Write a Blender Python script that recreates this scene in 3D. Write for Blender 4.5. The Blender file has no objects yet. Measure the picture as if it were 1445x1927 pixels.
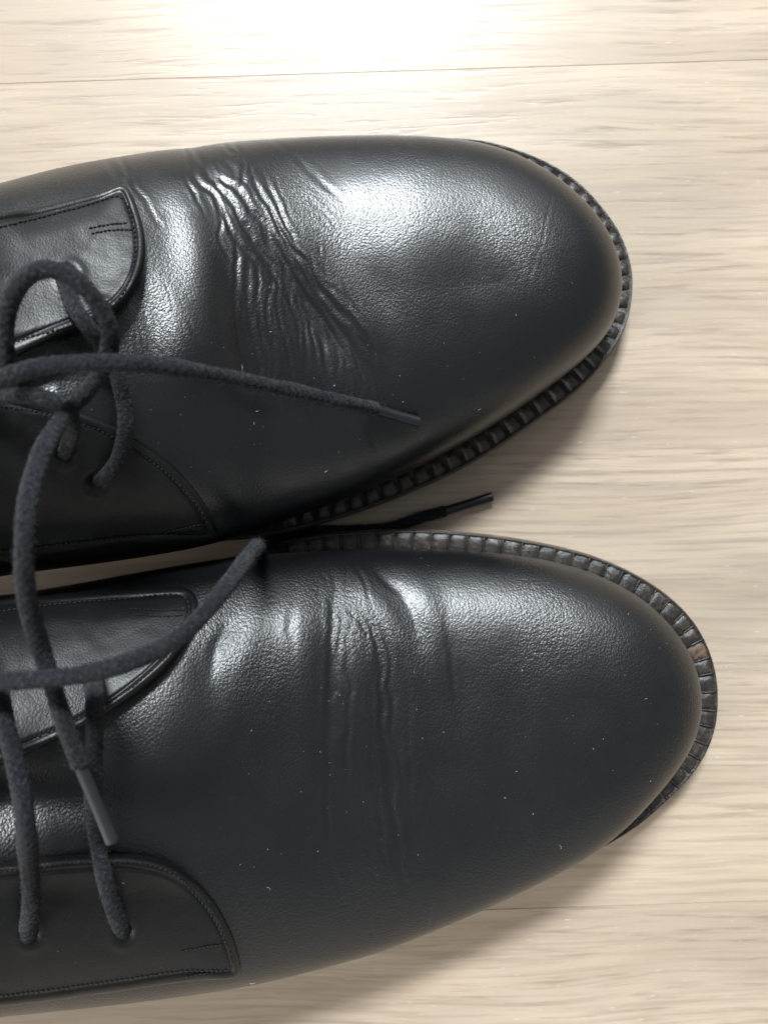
import bpy, math, random
import numpy as np
from mathutils import Vector
from mathutils.bvhtree import BVHTree
random.seed(7); RNG = np.random.default_rng(7)
S = bpy.context.scene
COL = S.collection
MM = 0.001

# ------------------------------------------------------------------ camera, world, lights, exposure
H = 250.0            # camera height over the floor, mm
F = 1560.0           # focal length in photo pixels (photo 1445 x 1927)
CX, CY = 722.5, 963.5
cam = bpy.data.cameras.new('camera'); cam_o = bpy.data.objects.new('camera', cam); COL.objects.link(cam_o)
cam_o.location = (0, 0, H*MM)
cam.sensor_fit = 'VERTICAL'; cam.sensor_height = 36; cam.lens = F/1927*36
cam.clip_start = 0.01; cam.clip_end = 20
cam.dof.use_dof = True; cam.dof.focus_distance = 0.206; cam.dof.aperture_fstop = 15
S.camera = cam_o

W = bpy.data.worlds.new('World'); S.world = W; W.use_nodes = True
bg = W.node_tree.nodes['Background']
bg.inputs[0].default_value = (0.93, 0.97, 1.0, 1); bg.inputs[1].default_value = 0.26

def area(name, loc, target, sx, sy, power, color):
    l = bpy.data.lights.new(name, 'AREA'); l.shape = 'RECTANGLE'; l.size = sx; l.size_y = sy
    l.energy = power; l.color = color
    o = bpy.data.objects.new(name, l); COL.objects.link(o); o.location = loc
    d = Vector(target)-Vector(loc); o.rotation_euler = d.to_track_quat('-Z', 'Y').to_euler()
    return o
area('window_light', (0.0, 2.3, 1.5), (0, 0, 0), 4.0, 1.8, 26, (0.88, 0.95, 1.0))
area('window_light', (-0.12, 2.06, 2.32), (0, 0, 0), 0.78, 0.36, 212, (0.89, 0.955, 1.0))
area('room_fill', (0.2, -2.2, 0.62), (0, 0, 0), 3.6, 0.8, 5, (1.0, 0.93, 0.83))
area('side_fill', (-1.9, -1.1, 0.95), (0, 0, 0), 2.0, 1.2, 78, (1.0, 0.97, 0.92))  # added fill from the left to lift the shadows; no window known there
S.view_settings.view_transform = 'Standard'; S.view_settings.look = 'None'
S.view_settings.exposure = 0.13; S.view_settings.gamma = 1
S.render.engine = 'CYCLES'

# ------------------------------------------------------------------ helpers
def unproj(px, py, z):
    k = (H-z)/F
    return ((px-CX)*k, -(py-CY)*k, z)

def catmull(P, n_per=12, closed=False):
    P = np.asarray(P, float); N = len(P); out = []
    rng = range(N if closed else N-1)
    for i in rng:
        if closed: p0, p1, p2, p3 = P[(i-1) % N], P[i], P[(i+1) % N], P[(i+2) % N]
        else: p0, p1, p2, p3 = P[max(i-1, 0)], P[i], P[i+1], P[min(i+2, N-1)]
        for k in range(n_per):
            t = k/n_per
            out.append(0.5*((2*p1)+(-p0+p2)*t+(2*p0-5*p1+4*p2-p3)*t*t+(-p0+3*p1-3*p2+p3)*t**3))
    if not closed: out.append(P[-1])
    return np.array(out)

def arclen(P, closed=False, dims=3):
    Q = np.vstack([P, P[:1]]) if closed else P
    d = np.linalg.norm(np.diff(Q[:, :dims], axis=0), axis=1)
    return np.concatenate([[0], np.cumsum(d)]), Q

def resample(P, n, closed=False, dims=3, weight=None):
    L, Q = arclen(P, closed, dims)
    if weight is not None:
        seg = np.diff(L); mid = 0.5*(Q[1:]+Q[:-1]); L = np.concatenate([[0], np.cumsum(seg*weight(mid))])
    u = np.linspace(0, L[-1], n+1 if closed else n)
    if closed: u = u[:-1]
    return np.stack([np.interp(u, L, Q[:, k]) for k in range(Q.shape[1])], 1)

def smooth_closed(P, it):
    for _ in range(it): P = 0.5*P+0.25*(np.roll(P, 1, 0)+np.roll(P, -1, 0))
    return P

def sstep(a, b, x):
    t = np.clip((x-a)/(b-a), 0, 1); return t*t*(3-2*t)

def mesh_obj(name, V, Fc, mat, parent=None, smooth=True):
    """V in mm -> one mesh object"""
    me = bpy.data.meshes.new(name)
    V = np.asarray(V, float)*MM
    if isinstance(Fc, np.ndarray):
        nf, k = Fc.shape
        me.vertices.add(len(V)); me.vertices.foreach_set('co', V.ravel())
        me.loops.add(nf*k); me.loops.foreach_set('vertex_index', Fc.ravel().astype(np.int32))
        me.polygons.add(nf); me.polygons.foreach_set('loop_start', np.arange(0, nf*k, k, dtype=np.int32))
        me.update(calc_edges=True); me.validate()
    else:
        me.from_pydata([tuple(v) for v in V], [], Fc)
    me.materials.append(mat)
    me.polygons.foreach_set('use_smooth', [smooth]*len(me.polygons)); me.update()
    o = bpy.data.objects.new(name, me); COL.objects.link(o)
    if parent: o.parent = parent
    return o

def grid_faces(nu, nv, closed_u=False, flip=False):
    iu = np.arange(nu if closed_u else nu-1); iv = np.arange(nv-1)
    A, B = np.meshgrid(iu, iv, indexing='ij'); A2 = (A+1) % nu
    f = np.stack([A*nv+B, A2*nv+B, A2*nv+B+1, A*nv+B+1], -1).reshape(-1, 4)
    return f[:, ::-1].copy() if flip else f

def empty(name, loc=(0, 0, 0)):
    o = bpy.data.objects.new(name, None); COL.objects.link(o); o.location = loc; o.empty_display_size = .01; return o

def vnoise(P, scale, seed=0):
    """cheap smooth value noise, P (n,3)"""
    r = np.random.default_rng(seed); T = r.random((64, 64, 64))
    Q = np.asarray(P)*scale; I = np.floor(Q).astype(int); f = Q-I; f = f*f*(3-2*f); out = 0
    for dx in (0, 1):
        for dy in (0, 1):
            for dz in (0, 1):
                w = (f[:, 0] if dx else 1-f[:, 0])*(f[:, 1] if dy else 1-f[:, 1])*(f[:, 2] if dz else 1-f[:, 2])
                out = out+w*T[(I[:, 0]+dx) % 64, (I[:, 1]+dy) % 64, (I[:, 2]+dz) % 64]
    return out*2-1

# ------------------------------------------------------------------ materials
def new_mat(name):
    m = bpy.data.materials.new(name); m.use_nodes = True; nt = m.node_tree
    return m, nt, nt.nodes['Principled BSDF']
def N(nt, t, **kw):
    n = nt.nodes.new(t)
    for k, v in kw.items():
        if k in n.inputs: n.inputs[k].default_value = v
        else: setattr(n, k, v)
    return n
def ramp(nt, stops):
    r = nt.nodes.new('ShaderNodeValToRGB'); e = r.color_ramp.elements
    while len(e) < len(stops): e.new(0.5)
    for i, (p, c) in enumerate(stops):
        e[i].position = p; e[i].color = (c, c, c, 1) if not isinstance(c, tuple) else (*c, 1)
    return r
def coords(nt, scale, rot=(0, 0, 0), loc=(0, 0, 0)):
    tc = N(nt, 'ShaderNodeTexCoord'); mp = N(nt, 'ShaderNodeMapping')
    mp.inputs['Scale'].default_value = scale; mp.inputs['Rotation'].default_value = rot; mp.inputs['Location'].default_value = loc
    nt.links.new(tc.outputs['Object'], mp.inputs[0]); return mp.outputs[0]

def leather_material(name, base=(0.0030, 0.0034, 0.0040), rough=0.295, grain=1.0, cell=0.50, coat=0.0, spec=.62):
    m, nt, b = new_mat(name); L = nt.links
    b.inputs['Base Color'].default_value = (*base, 1)
    c = coords(nt, (1000, 1000, 1000))
    wob = N(nt, 'ShaderNodeTexNoise', Scale=0.9, Detail=2)
    L.new(c, wob.inputs['Vector'])
    add = N(nt, 'ShaderNodeVectorMath', operation='MULTIPLY_ADD'); add.inputs[1].default_value = (.5, .5, .5)
    L.new(wob.outputs['Color'], add.inputs[0]); L.new(c, add.inputs[2])
    mp = N(nt, 'ShaderNodeMapping'); mp.inputs['Scale'].default_value = (1.15, 0.85, 1.0); L.new(add.outputs[0], mp.inputs[0])
    vo = N(nt, 'ShaderNodeTexVoronoi', Scale=1/cell); vo.feature = 'SMOOTH_F1'; vo.inputs['Smoothness'].default_value = .15
    L.new(mp.outputs[0], vo.inputs['Vector'])
    n2 = N(nt, 'ShaderNodeTexNoise', Scale=4.0, Detail=2, Roughness=.5); L.new(c, n2.inputs['Vector'])
    mx = N(nt, 'ShaderNodeMath', operation='MULTIPLY_ADD'); mx.inputs[1].default_value = -1.6
    L.new(vo.outputs['Distance'], mx.inputs[0]); L.new(n2.outputs[0], mx.inputs[2])
    # grain is stronger in some zones than others
    z = N(nt, 'ShaderNodeTexNoise', Scale=0.045, Detail=3); L.new(c, z.inputs['Vector'])
    zr = ramp(nt, [(0.35, 0.45), (0.65, 1.0)]); L.new(z.outputs[0], zr.inputs[0])
    st = N(nt, 'ShaderNodeMath', operation='MULTIPLY'); st.inputs[1].default_value = 0.21*grain; L.new(zr.outputs[0], st.inputs[0])
    bp = N(nt, 'ShaderNodeBump', Distance=0.00024); L.new(mx.outputs[0], bp.inputs['Height']); L.new(st.outputs[0], bp.inputs['Strength'])
    L.new(bp.outputs[0], b.inputs['Normal'])
    # roughness: soft wear variation
    n3 = N(nt, 'ShaderNodeTexNoise', Scale=0.09, Detail=5, Roughness=.6); L.new(c, n3.inputs['Vector'])
    rr = N(nt, 'ShaderNodeMapRange'); rr.inputs[3].default_value = rough-.06; rr.inputs[4].default_value = rough+.07
    L.new(n3.outputs[0], rr.inputs[0]); L.new(rr.outputs[0], b.inputs['Roughness'])
    # dust specks
    v2 = N(nt, 'ShaderNodeTexVoronoi', Scale=0.30); L.new(c, v2.inputs['Vector'])
    sp = ramp(nt, [(0.0, .8), (0.025, .8), (0.04, 0.0)]); L.new(v2.outputs['Distance'], sp.inputs[0])
    v3 = N(nt, 'ShaderNodeTexVoronoi', Scale=0.85); L.new(c, v3.inputs['Vector'])
    sp2 = ramp(nt, [(0.0, .35), (0.04, .35), (0.07, 0.0)]); L.new(v3.outputs['Distance'], sp2.inputs[0])
    sa = N(nt, 'ShaderNodeMath', operation='MAXIMUM'); L.new(sp.outputs[0], sa.inputs[0]); L.new(sp2.outputs[0], sa.inputs[1])
    mc = N(nt, 'ShaderNodeMix', data_type='RGBA'); mc.inputs[6].default_value = (*base, 1); mc.inputs[7].default_value = (.16, .165, .17, 1)
    L.new(sa.outputs[0], mc.inputs[0]); L.new(mc.outputs[2], b.inputs['Base Color'])
    b.inputs['Specular IOR Level'].default_value = spec
    b.inputs['Coat Weight'].default_value = coat; b.inputs['Coat Roughness'].default_value = .25
    return m
M_LEATHER = leather_material('black_smooth_leather')
M_LEATHER_DULL = leather_material('black_grained_leather', rough=0.355, grain=1.6, cell=.60)
M_FLAP = leather_material('black_facing_leather', base=(0.0035, 0.0035, 0.0036), rough=0.40, spec=.36, grain=.9, cell=.45)
M_LINING = leather_material('lining_leather', base=(0.03, 0.028, 0.026), rough=0.6, grain=.4)

def welt_material():
    m, nt, b = new_mat('black_welt_leather'); L = nt.links
    c = coords(nt, (1000, 1000, 1000))
    n = N(nt, 'ShaderNodeTexNoise', Scale=.55, Detail=6, Roughness=.7); L.new(c, n.inputs['Vector'])
    r = ramp(nt, [(0.0, (0.011, 0.010, 0.0095)), (0.50, (0.020, 0.017, 0.0155)), (0.66, (0.06, 0.045, 0.034))]); L.new(n.outputs[0], r.inputs[0])
    L.new(r.outputs[0], b.inputs['Base Color'])
    b.inputs['Roughness'].default_value = .36
    bp = N(nt, 'ShaderNodeBump', Distance=0.0005, Strength=.6); L.new(n.outputs[0], bp.inputs['Height']); L.new(bp.outputs[0], b.inputs['Normal'])
    return m
M_WELT = welt_material()
def scuff_material():
    m, nt, b = new_mat('scuffed_welt_leather'); L = nt.links
    c = coords(nt, (1000, 1000, 1000))
    n = N(nt, 'ShaderNodeTexNoise', Scale=.6, Detail=6, Roughness=.7); L.new(c, n.inputs['Vector'])
    r = ramp(nt, [(0.0, (0.014, 0.013, 0.012)), (0.45, (0.035, 0.025, 0.02)), (0.60, (0.12, 0.07, 0.04)), (0.72, (0.28, 0.16, 0.09))]); L.new(n.outputs[0], r.inputs[0])
    L.new(r.outputs[0], b.inputs['Base Color']); b.inputs['Roughness'].default_value = .55
    bp = N(nt, 'ShaderNodeBump', Distance=0.0005, Strength=.7); L.new(n.outputs[0], bp.inputs['Height']); L.new(bp.outputs[0], b.inputs['Normal'])
    return m
M_SCUFF = scuff_material()
def sole_material():
    m, nt, b = new_mat('sole_edge'); L = nt.links
    c = coords(nt, (1000, 1000, 1000))
    n = N(nt, 'ShaderNodeTexNoise', Scale=.35, Detail=6, Roughness=.7); L.new(c, n.inputs['Vector'])
    r = ramp(nt, [(0.3, (0.045, 0.034, 0.027)), (0.55, (0.09, 0.065, 0.05)), (0.72, (0.22, 0.15, 0.11))]); L.new(n.outputs[0], r.inputs[0])
    L.new(r.outputs[0], b.inputs['Base Color']); b.inputs['Roughness'].default_value = .42
    bp = N(nt, 'ShaderNodeBump', Distance=0.0003, Strength=.5); L.new(n.outputs[0], bp.inputs['Height']); L.new(bp.outputs[0], b.inputs['Normal'])
    return m
M_SOLE = sole_material()
def plain(name, col, rough, spec=.5):
    m, nt, b = new_mat(name); L = nt.links
    c = coords(nt, (1000, 1000, 1000)); n = N(nt, 'ShaderNodeTexNoise', Scale=1.4, Detail=5, Roughness=.7); L.new(c, n.inputs['Vector'])
    mr = N(nt, 'ShaderNodeMapRange'); mr.inputs[3].default_value = rough-.08; mr.inputs[4].default_value = rough+.1
    L.new(n.outputs[0], mr.inputs[0]); L.new(mr.outputs[0], b.inputs['Roughness'])
    bp = N(nt, 'ShaderNodeBump', Distance=0.0001, Strength=.35); L.new(n.outputs[0], bp.inputs['Height']); L.new(bp.outputs[0], b.inputs['Normal'])
    b.inputs['Base Color'].default_value = (*col, 1); b.inputs['Specular IOR Level'].default_value = spec
    return m
M_THREAD = plain('black_thread', (0.005, 0.005, 0.0055), .75, .3)
M_AGLET = plain('black_plastic_tip', (0.006, 0.0065, 0.008), .32)
M_DUST = plain('pale_lint', (0.32, 0.32, 0.32), .8)
def lace_material():
    m, nt, b = new_mat('charcoal_cotton_lace'); L = nt.links
    c = coords(nt, (1000, 1000, 1000))
    n = N(nt, 'ShaderNodeTexNoise', Scale=1.5, Detail=5, Roughness=.8); L.new(c, n.inputs['Vector'])
    r = ramp(nt, [(0.38, (0.0025, 0.003, 0.004)), (0.52, (0.006, 0.007, 0.0095)), (0.68, (0.035, 0.039, 0.047))]); L.new(n.outputs[0], r.inputs[0])
    L.new(r.outputs[0], b.inputs['Base Color']); b.inputs['Roughness'].default_value = .95; b.inputs['Specular IOR Level'].default_value = .25
    b.inputs['Sheen Weight'].default_value = .06; b.inputs['Sheen Roughness'].default_value = .5
    n2 = N(nt, 'ShaderNodeTexNoise', Scale=5, Detail=4, Roughness=.8); L.new(c, n2.inputs['Vector'])
    bp = N(nt, 'ShaderNodeBump', Distance=0.0003, Strength=.7); L.new(n2.outputs[0], bp.inputs['Height']); L.new(bp.outputs[0], b.inputs['Normal'])
    return m
M_LACE = lace_material()

def wood_material(name, off, tone=1.0):
    m, nt, b = new_mat(name); L = nt.links
    c0 = coords(nt, (1, 1, 1), loc=off)
    # gentle waviness of the grain
    w = N(nt, 'ShaderNodeTexNoise', Scale=7, Detail=2)
    mw = N(nt, 'ShaderNodeMapping'); mw.inputs['Scale'].default_value = (.8, 2.2, 1); L.new(c0, mw.inputs[0]); L.new(mw.outputs[0], w.inputs['Vector'])
    ws = N(nt, 'ShaderNodeVectorMath', operation='MULTIPLY_ADD'); ws.inputs[1].default_value = (0.0, 0.016, 0)
    L.new(w.outputs['Color'], ws.inputs[0]); L.new(c0, ws.inputs[2])
    def grain(sx, sy, det, rough, lo, hi, a=0., c=1.):
        mp = N(nt, 'ShaderNodeMapping'); mp.inputs['Scale'].default_value = (sx, sy, 1); L.new(ws.outputs[0], mp.inputs[0])
        n = N(nt, 'ShaderNodeTexNoise', Scale=1, Detail=det, Roughness=rough); L.new(mp.outputs[0], n.inputs['Vector'])
        r = ramp(nt, [(lo, a), (hi, c)]); L.new(n.outputs[0], r.inputs[0]); return r.outputs[0]
    broad = grain(7, 70, 4, .6, .30, .72)
    fine = grain(20, 560, 5, .6, .46, .66)
    streak = grain(32, 480, 4, .62, .53, .70)
    pores = grain(110, 1500, 2, .6, .62, .80)
    flecks = grain(240, 1400, 2, .5, .68, .80)
    def mix(a, bcol, fac, amt):
        mm = N(nt, 'ShaderNodeMath', operation='MULTIPLY'); mm.inputs[1].default_value = amt; L.new(fac, mm.inputs[0])
        x = N(nt, 'ShaderNodeMix', data_type='RGBA'); L.new(mm.outputs[0], x.inputs[0])
        if isinstance(a, tuple): x.inputs[6].default_value = (*a, 1)
        else: L.new(a, x.inputs[6])
        x.inputs[7].default_value = (*bcol, 1); return x.outputs[2]
    t = tone*.585
    col = mix((.70*t, .57*t, .435*t), (.52*t, .41*t, .30*t), broad, .85)
    col = mix(col, (.42*t, .335*t, .26*t), fine, .78)
    patch = grain(9, 38, 3, .55, .42, .68)
    col = mix(col, (.46*t, .365*t, .28*t), patch, .6)
    # darker streaks cluster in the broad bands
    mg = N(nt, 'ShaderNodeMath', operation='MULTIPLY'); L.new(streak, mg.inputs[0])
    br2 = grain(5, 34, 3, .6, .38, .62, .25, 1.); L.new(br2, mg.inputs[1])
    col = mix(col, (.33*t, .25*t, .185*t), mg.outputs[0], .9)
    col = mix(col, (.36*t, .30*t, .24*t), pores, .3)
    fl = N(nt, 'ShaderNodeMath', operation='MULTIPLY'); L.new(flecks, fl.inputs[0]); L.new(br2, fl.inputs[1])
    col = mix(col, (.72, .66, .57), fl.outputs[0], .5)  # pale flecks: sparkle of the embossed surface, painted into the colour
    L.new(col, b.inputs['Base Color'])
    rr = N(nt, 'ShaderNodeMapRange'); rr.inputs[3].default_value = .31; rr.inputs[4].default_value = .43
    L.new(fine, rr.inputs[0]); L.new(rr.outputs[0], b.inputs['Roughness'])
    hs = N(nt, 'ShaderNodeMath', operation='ADD'); L.new(streak, hs.inputs[0]); L.new(pores, hs.inputs[1])
    bp = N(nt, 'ShaderNodeBump', Distance=0.00010, Strength=.3); bp.invert = True
    L.new(hs.outputs[0], bp.inputs['Height']); L.new(bp.outputs[0], b.inputs['Normal'])
    b.inputs['Specular IOR Level'].default_value = .40
    return m

# ------------------------------------------------------------------ floor
def build_floor():
    sub = mesh_obj('floor', [(-900, -900, -9), (900, -900, -9), (900, 900, -9), (-900, 900, -9)], [(0, 1, 2, 3)],
                   plain('floor_underlay', (.12, .095, .07), .9))
    sub['kind'] = 'structure'; sub['label'] = 'pale oak laminate floor under the shoes'
    ang = math.radians(1.8)
    PW = 253.6
    # the joint in the lower part of the photo passes (1200,1707), the upper one (722,135)
    y_top = (CY-135)/F*H
    edges = [y_top+PW*k for k in (2, 1, 0, -1, -2, -3)]
    mats = [wood_material('oak_plank_%s' % n, o, t) for n, o, t in
            (('warm', (.3, .1, 0), 1.0), ('pale', (1.7, 2.3, 0), 1.03), ('light', (4.2, .9, 0), 1.03), ('plain', (7.4, 3.1, 0), .99), ('soft', (2.2, 5.1, 0), 1.0))]
    for i in range(5):
        y1, y0 = edges[i]-0.05, edges[i+1]+0.05
        bv = .05
        xs = [-800, 800]
        prof = [(y0, -9), (y0, -bv*1.1), (y0+bv*1.4, 0), (y1-bv*1.4, 0), (y1, -bv*1.1), (y1, -9)]
        V = [(x, y, z) for x in xs for (y, z) in prof]
        n = len(prof)
        Fc = [(k, k+1, n+k+1, n+k) for k in range(n-1)]+[tuple(range(n)), tuple(range(2*n-1, n-1, -1))]
        o = mesh_obj('plank', V, Fc, mats[i], sub, smooth=False)
        o.rotation_euler.z = ang
build_floor()

# ------------------------------------------------------------------ creases
def crease_field(px, py, lines):
    """lines: (points, width px, depth mm, shoulder) -> displacement mm at pixel positions"""
    D = np.zeros(len(px)); E = np.zeros(len(px))
    q3 = np.column_stack([px, py, np.zeros(len(px))])
    wx = 5*vnoise(q3, 1/38., 21)+2*vnoise(q3, 1/13., 22); wy = 5*vnoise(q3, 1/38., 23)
    for (pts, w, dep, sh) in lines:
        P = catmull(pts, 6); L, Q = arclen(P, dims=2)
        rr = np.random.default_rng(int(abs(pts[0][0]*7+pts[0][1]*13+w*10)))
        # hand-drawn wobble
        if w < 20:
            nrm = np.stack([-np.gradient(P[:, 1]), np.gradient(P[:, 0])], 1); nrm /= np.linalg.norm(nrm, axis=1)[:, None]+1e-9
            ph = rr.random(3)*6
            P = P+nrm*(1.3*np.sin(L/21+ph[0])+.5*np.sin(L/9+ph[1]))[:, None]
        m = np.where((px > P[:, 0].min()-4*w) & (px < P[:, 0].max()+4*w) & (py > P[:, 1].min()-4*w) & (py < P[:, 1].max()+4*w))[0]
        if len(m) == 0: continue
        kw = 1.0 if w < 20 else 0.0
        x, y = px[m]+kw*wx[m], py[m]+kw*wy[m]
        best = np.full(len(m), 1e9); par = np.zeros(len(m)); side = np.zeros(len(m))
        for i in range(len(P)-1):
            a, b = P[i], P[i+1]; d = b-a; l2 = d@d+1e-9
            t = np.clip(((x-a[0])*d[0]+(y-a[1])*d[1])/l2, 0, 1)
            ex, ey = x-a[0]-t*d[0], y-a[1]-t*d[1]; q = ex*ex+ey*ey
            k = q < best
            best[k] = q[k]; par[k] = (L[i]+t[k]*math.sqrt(l2))/L[-1]; side[k] = np.sign(d[0]*ey[k]-d[1]*ex[k])
        d = np.sqrt(best)
        tap = np.sin(np.pi*np.clip(par*.96+.02, 0, 1))**.6
        mod = 1+.35*np.sin(par*L[-1]/23+rr.random()*6)*(w < 20)
        val = tap*mod*dep*(.54 if w < 8 else 1.0)*(-np.exp(-(d/w)**2)+sh*np.exp(-((d-2.0*w)/(1.1*w))**2))
        if w < 8: E[m] += val
        else: D[m] += val
    return D+.20*np.tanh(E/.20)

CREASE1 = [
 # broad folds of the flex zone
 ([(345, 270), (420, 370), (500, 480), (600, 600), (690, 690), (740, 800)], 34, 1.0, .25),
 ([(390, 380), (425, 480), (450, 580), (480, 680), (520, 780)], 30, 1.1, .35),
 ([(640, 400), (690, 490), (725, 600), (735, 720)], 30, .22, .2),
 ([(225, 520), (285, 600), (290, 720)], 26, .35, .2),
 # crisp creases
 ([(341, 274), (369, 330), (411, 368), (431, 413), (452, 448), (473, 482)], 4.6, .50, .45),
 ([(362, 272), (393, 323), (431, 371), (456, 406), (480, 448), (504, 496), (521, 530)], 4.6, .55, .5),
 ([(385, 300), (420, 340), (449, 354), (473, 389), (497, 427), (521, 475), (542, 517), (577, 562), (611, 607), (632, 645), (653, 686)], 5, .62, .5),
 ([(470, 340), (494, 378), (521, 420), (542, 465), (577, 506), (604, 544), (636, 586), (663, 621), (691, 655), (703, 676)], 4.6, .62, .55),
 ([(525, 423), (549, 461), (584, 510), (611, 544), (640, 582), (665, 612), (690, 640), (702, 668)], 3.8, .42, .4),
 ([(449, 448), (445, 517), (449, 551), (462, 590)], 4, .40, .4),
 ([(466, 489), (463, 541), (470, 586), (480, 638), (489, 705), (500, 760)], 4.4, .50, .45),
 ([(487, 496), (483, 551), (490, 603), (501, 655), (504, 715)], 4, .42, .45),
 ([(508, 503), (508, 544), (501, 586), (508, 638), (515, 710), (530, 770)], 4.2, .42, .45),
 ([(530, 515), (542, 551), (560, 586), (572, 630), (578, 690)], 4, .32, .4),
 ([(560, 560), (590, 610), (610, 660), (618, 730)], 4.6, .28, .4),
 ([(640, 618), (653, 638), (674, 676), (681, 742)], 4, .38, .45),
 ([(690, 630), (700, 655), (705, 690), (718, 734), (722, 790)], 4.4, .42, .45),
 ([(660, 690), (672, 730), (690, 800), (715, 860)], 5, .20, .4),
 ([(508, 262), (542, 285), (577, 316), (611, 351), (646, 385)], 5, .12, .4),
 ([(440, 262), (452, 300), (456, 350)], 4, .22, .3),
 ([(475, 310), (455, 345), (446, 365)], 3.6, .28, .3),
 ([(497, 345), (520, 390), (548, 440), (560, 480)], 4, .3, .35),
 ([(400, 345), (415, 400), (418, 450), (440, 500)], 3.8, .32, .35),
 ([(205, 298), (222, 330), (240, 362)], 5, .35, .4),
 ([(228, 296), (250, 335), (268, 375), (300, 420)], 4.6, .28, .4),
 ([(1042, 350), (1028, 420), (1008, 480), (990, 540), (985, 600)], 3.2, .04, .6),
]
def lattice(rng, n, box, ang, w, dep):
    out = []
    for _ in range(n):
        x, y = rng.uniform(box[0], box[2]), rng.uniform(box[1], box[3]); a = math.radians(ang+rng.uniform(-14, 14)); l = rng.uniform(18, 48)
        b = rng.uniform(-5, 5)
        out.append(([(x-l*math.cos(a), y-l*math.sin(a)), (x+b, y-b), (x+l*math.cos(a), y+l*math.sin(a))], w*rng.uniform(.8, 1.2), dep*rng.uniform(.5, 1.2), .5))
    return out
_r = random.Random(4)
CREASE1 += lattice(_r, 30, (415, 370, 640, 640), 57, 3.0, .16)
CREASE1 += [([(x0, 300), (x0+38, 380), (x0+80, 455), (x0+128, 525), (x0+175, 590), (x0+215, 660)], 3.2, d_, .55) for x0, d_ in ((372, .22), (392, .25), (404, .3), (425, .3), (442, .28), (458, .22), (480, .16))]
CREASE1 += [([(x0, 500), (x0+3, 570), (x0+14, 640), (x0+30, 720)], 3.4, d_, .5) for x0, d_ in ((440, .16), (455, .2), (476, .25), (521, .22), (548, .2), (575, .15))]
CREASE1 += lattice(_r, 22, (455, 520, 690, 780), 78, 3.0, .14)
CREASE1 += lattice(_r, 26, (255, 560, 380, 680), 65, 2.6, .09)
CREASE1 += lattice(_r, 14, (350, 270, 520, 380), 60, 3.2, .18)
CREASE2 = [
 ([(628, 1060), (626, 1208), (624, 1300), (618, 1460)], 26, .40, .45),
 ([(690, 1050), (728, 1090), (760, 1135), (785, 1190), (798, 1230)], 22, .5, .4),
 ([(680, 1150), (712, 1210), (730, 1300), (735, 1400), (748, 1580)], 24, .36, .45),
 ([(485, 1085), (430, 1180), (398, 1250), (396, 1330)], 28, .5, .35),
 ([(830, 1120), (850, 1220), (868, 1340), (880, 1440)], 20, .22, .4),
 ([(628, 1080), (628, 1138), (625, 1208), (625, 1277), (623, 1346), (619, 1450)], 6.5, .5, .5),
 ([(640, 1090), (642, 1150), (640, 1210), (636, 1290)], 4.5, .32, .4),
 ([(648, 1132), (673, 1168), (690, 1200)], 4.5, .35, .4),
 ([(670, 1140), (682, 1163), (704, 1200), (714, 1242), (719, 1311), (722, 1380), (728, 1450), (740, 1560), (755, 1680)], 6, .55, .5),
 ([(715, 1180), (724, 1200), (732, 1242), (739, 1294), (741, 1346), (736, 1400)], 5.5, .45, .5),
 ([(705, 1068), (728, 1090), (756, 1121), (777, 1152), (787, 1190)], 6, .25, .3),
 ([(839, 1150), (846, 1208), (853, 1277), (867, 1346), (877, 1400)], 5.5, .17, .5),
 ([(700, 1250), (704, 1320), (706, 1400)], 4.5, .25, .4),
 ([(425, 1175), (405, 1225), (398, 1275)], 9, .2, .3),
 ([(820, 1480), (790, 1560), (775, 1640)], 6, .12, .4),
]
CREASE2 += [
 ([(655, 1220), (658, 1300), (652, 1400), (655, 1500)], 5, .3, .5), ([(736, 1400), (742, 1500), (752, 1600), (772, 1700)], 5, .32, .5),
 ([(700, 1420), (712, 1500), (722, 1600), (742, 1690)], 4.5, .18, .5), ([(620, 1400), (616, 1500), (622, 1600), (640, 1680)], 5, .25, .4),
 ([(765, 1250), (772, 1340), (770, 1450), (778, 1560)], 5, .16, .5), ([(668, 1060), (690, 1110), (700, 1150)], 4, .2, .4),
 ([(560, 1110), (548, 1180), (552, 1260)], 7, .15, .4), ([(690, 1690), (700, 1740), (712, 1780)], 4, .25, .4), ([(820, 1700), (812, 1730), (806, 1750)], 4, .2, .4)]
CREASE2 += lattice(_r, 22, (612, 1090, 660, 1420), 88, 3.2, .10)
CREASE2 += lattice(_r, 22, (695, 1180, 755, 1500), 85, 3.2, .10)
THROAT1 = [([(-700, 730), (-150, 712), (20, 706), (110, 706)], 44, 6.0, 0)]
THROAT2 = [([(-700, 1570), (-150, 1545), (20, 1515), (190, 1490)], 62, 7.0, 0)]

# ------------------------------------------------------------------ shoe body
def plan_curve(pts):
    return np.array([unproj(*p) for p in pts])

class Shoe: pass

def softmin(a, b, k):
    h = np.clip(0.5+0.5*(b-a)/k, 0, 1); return b*(1-h)+a*h-k*h*(1-h)

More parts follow.
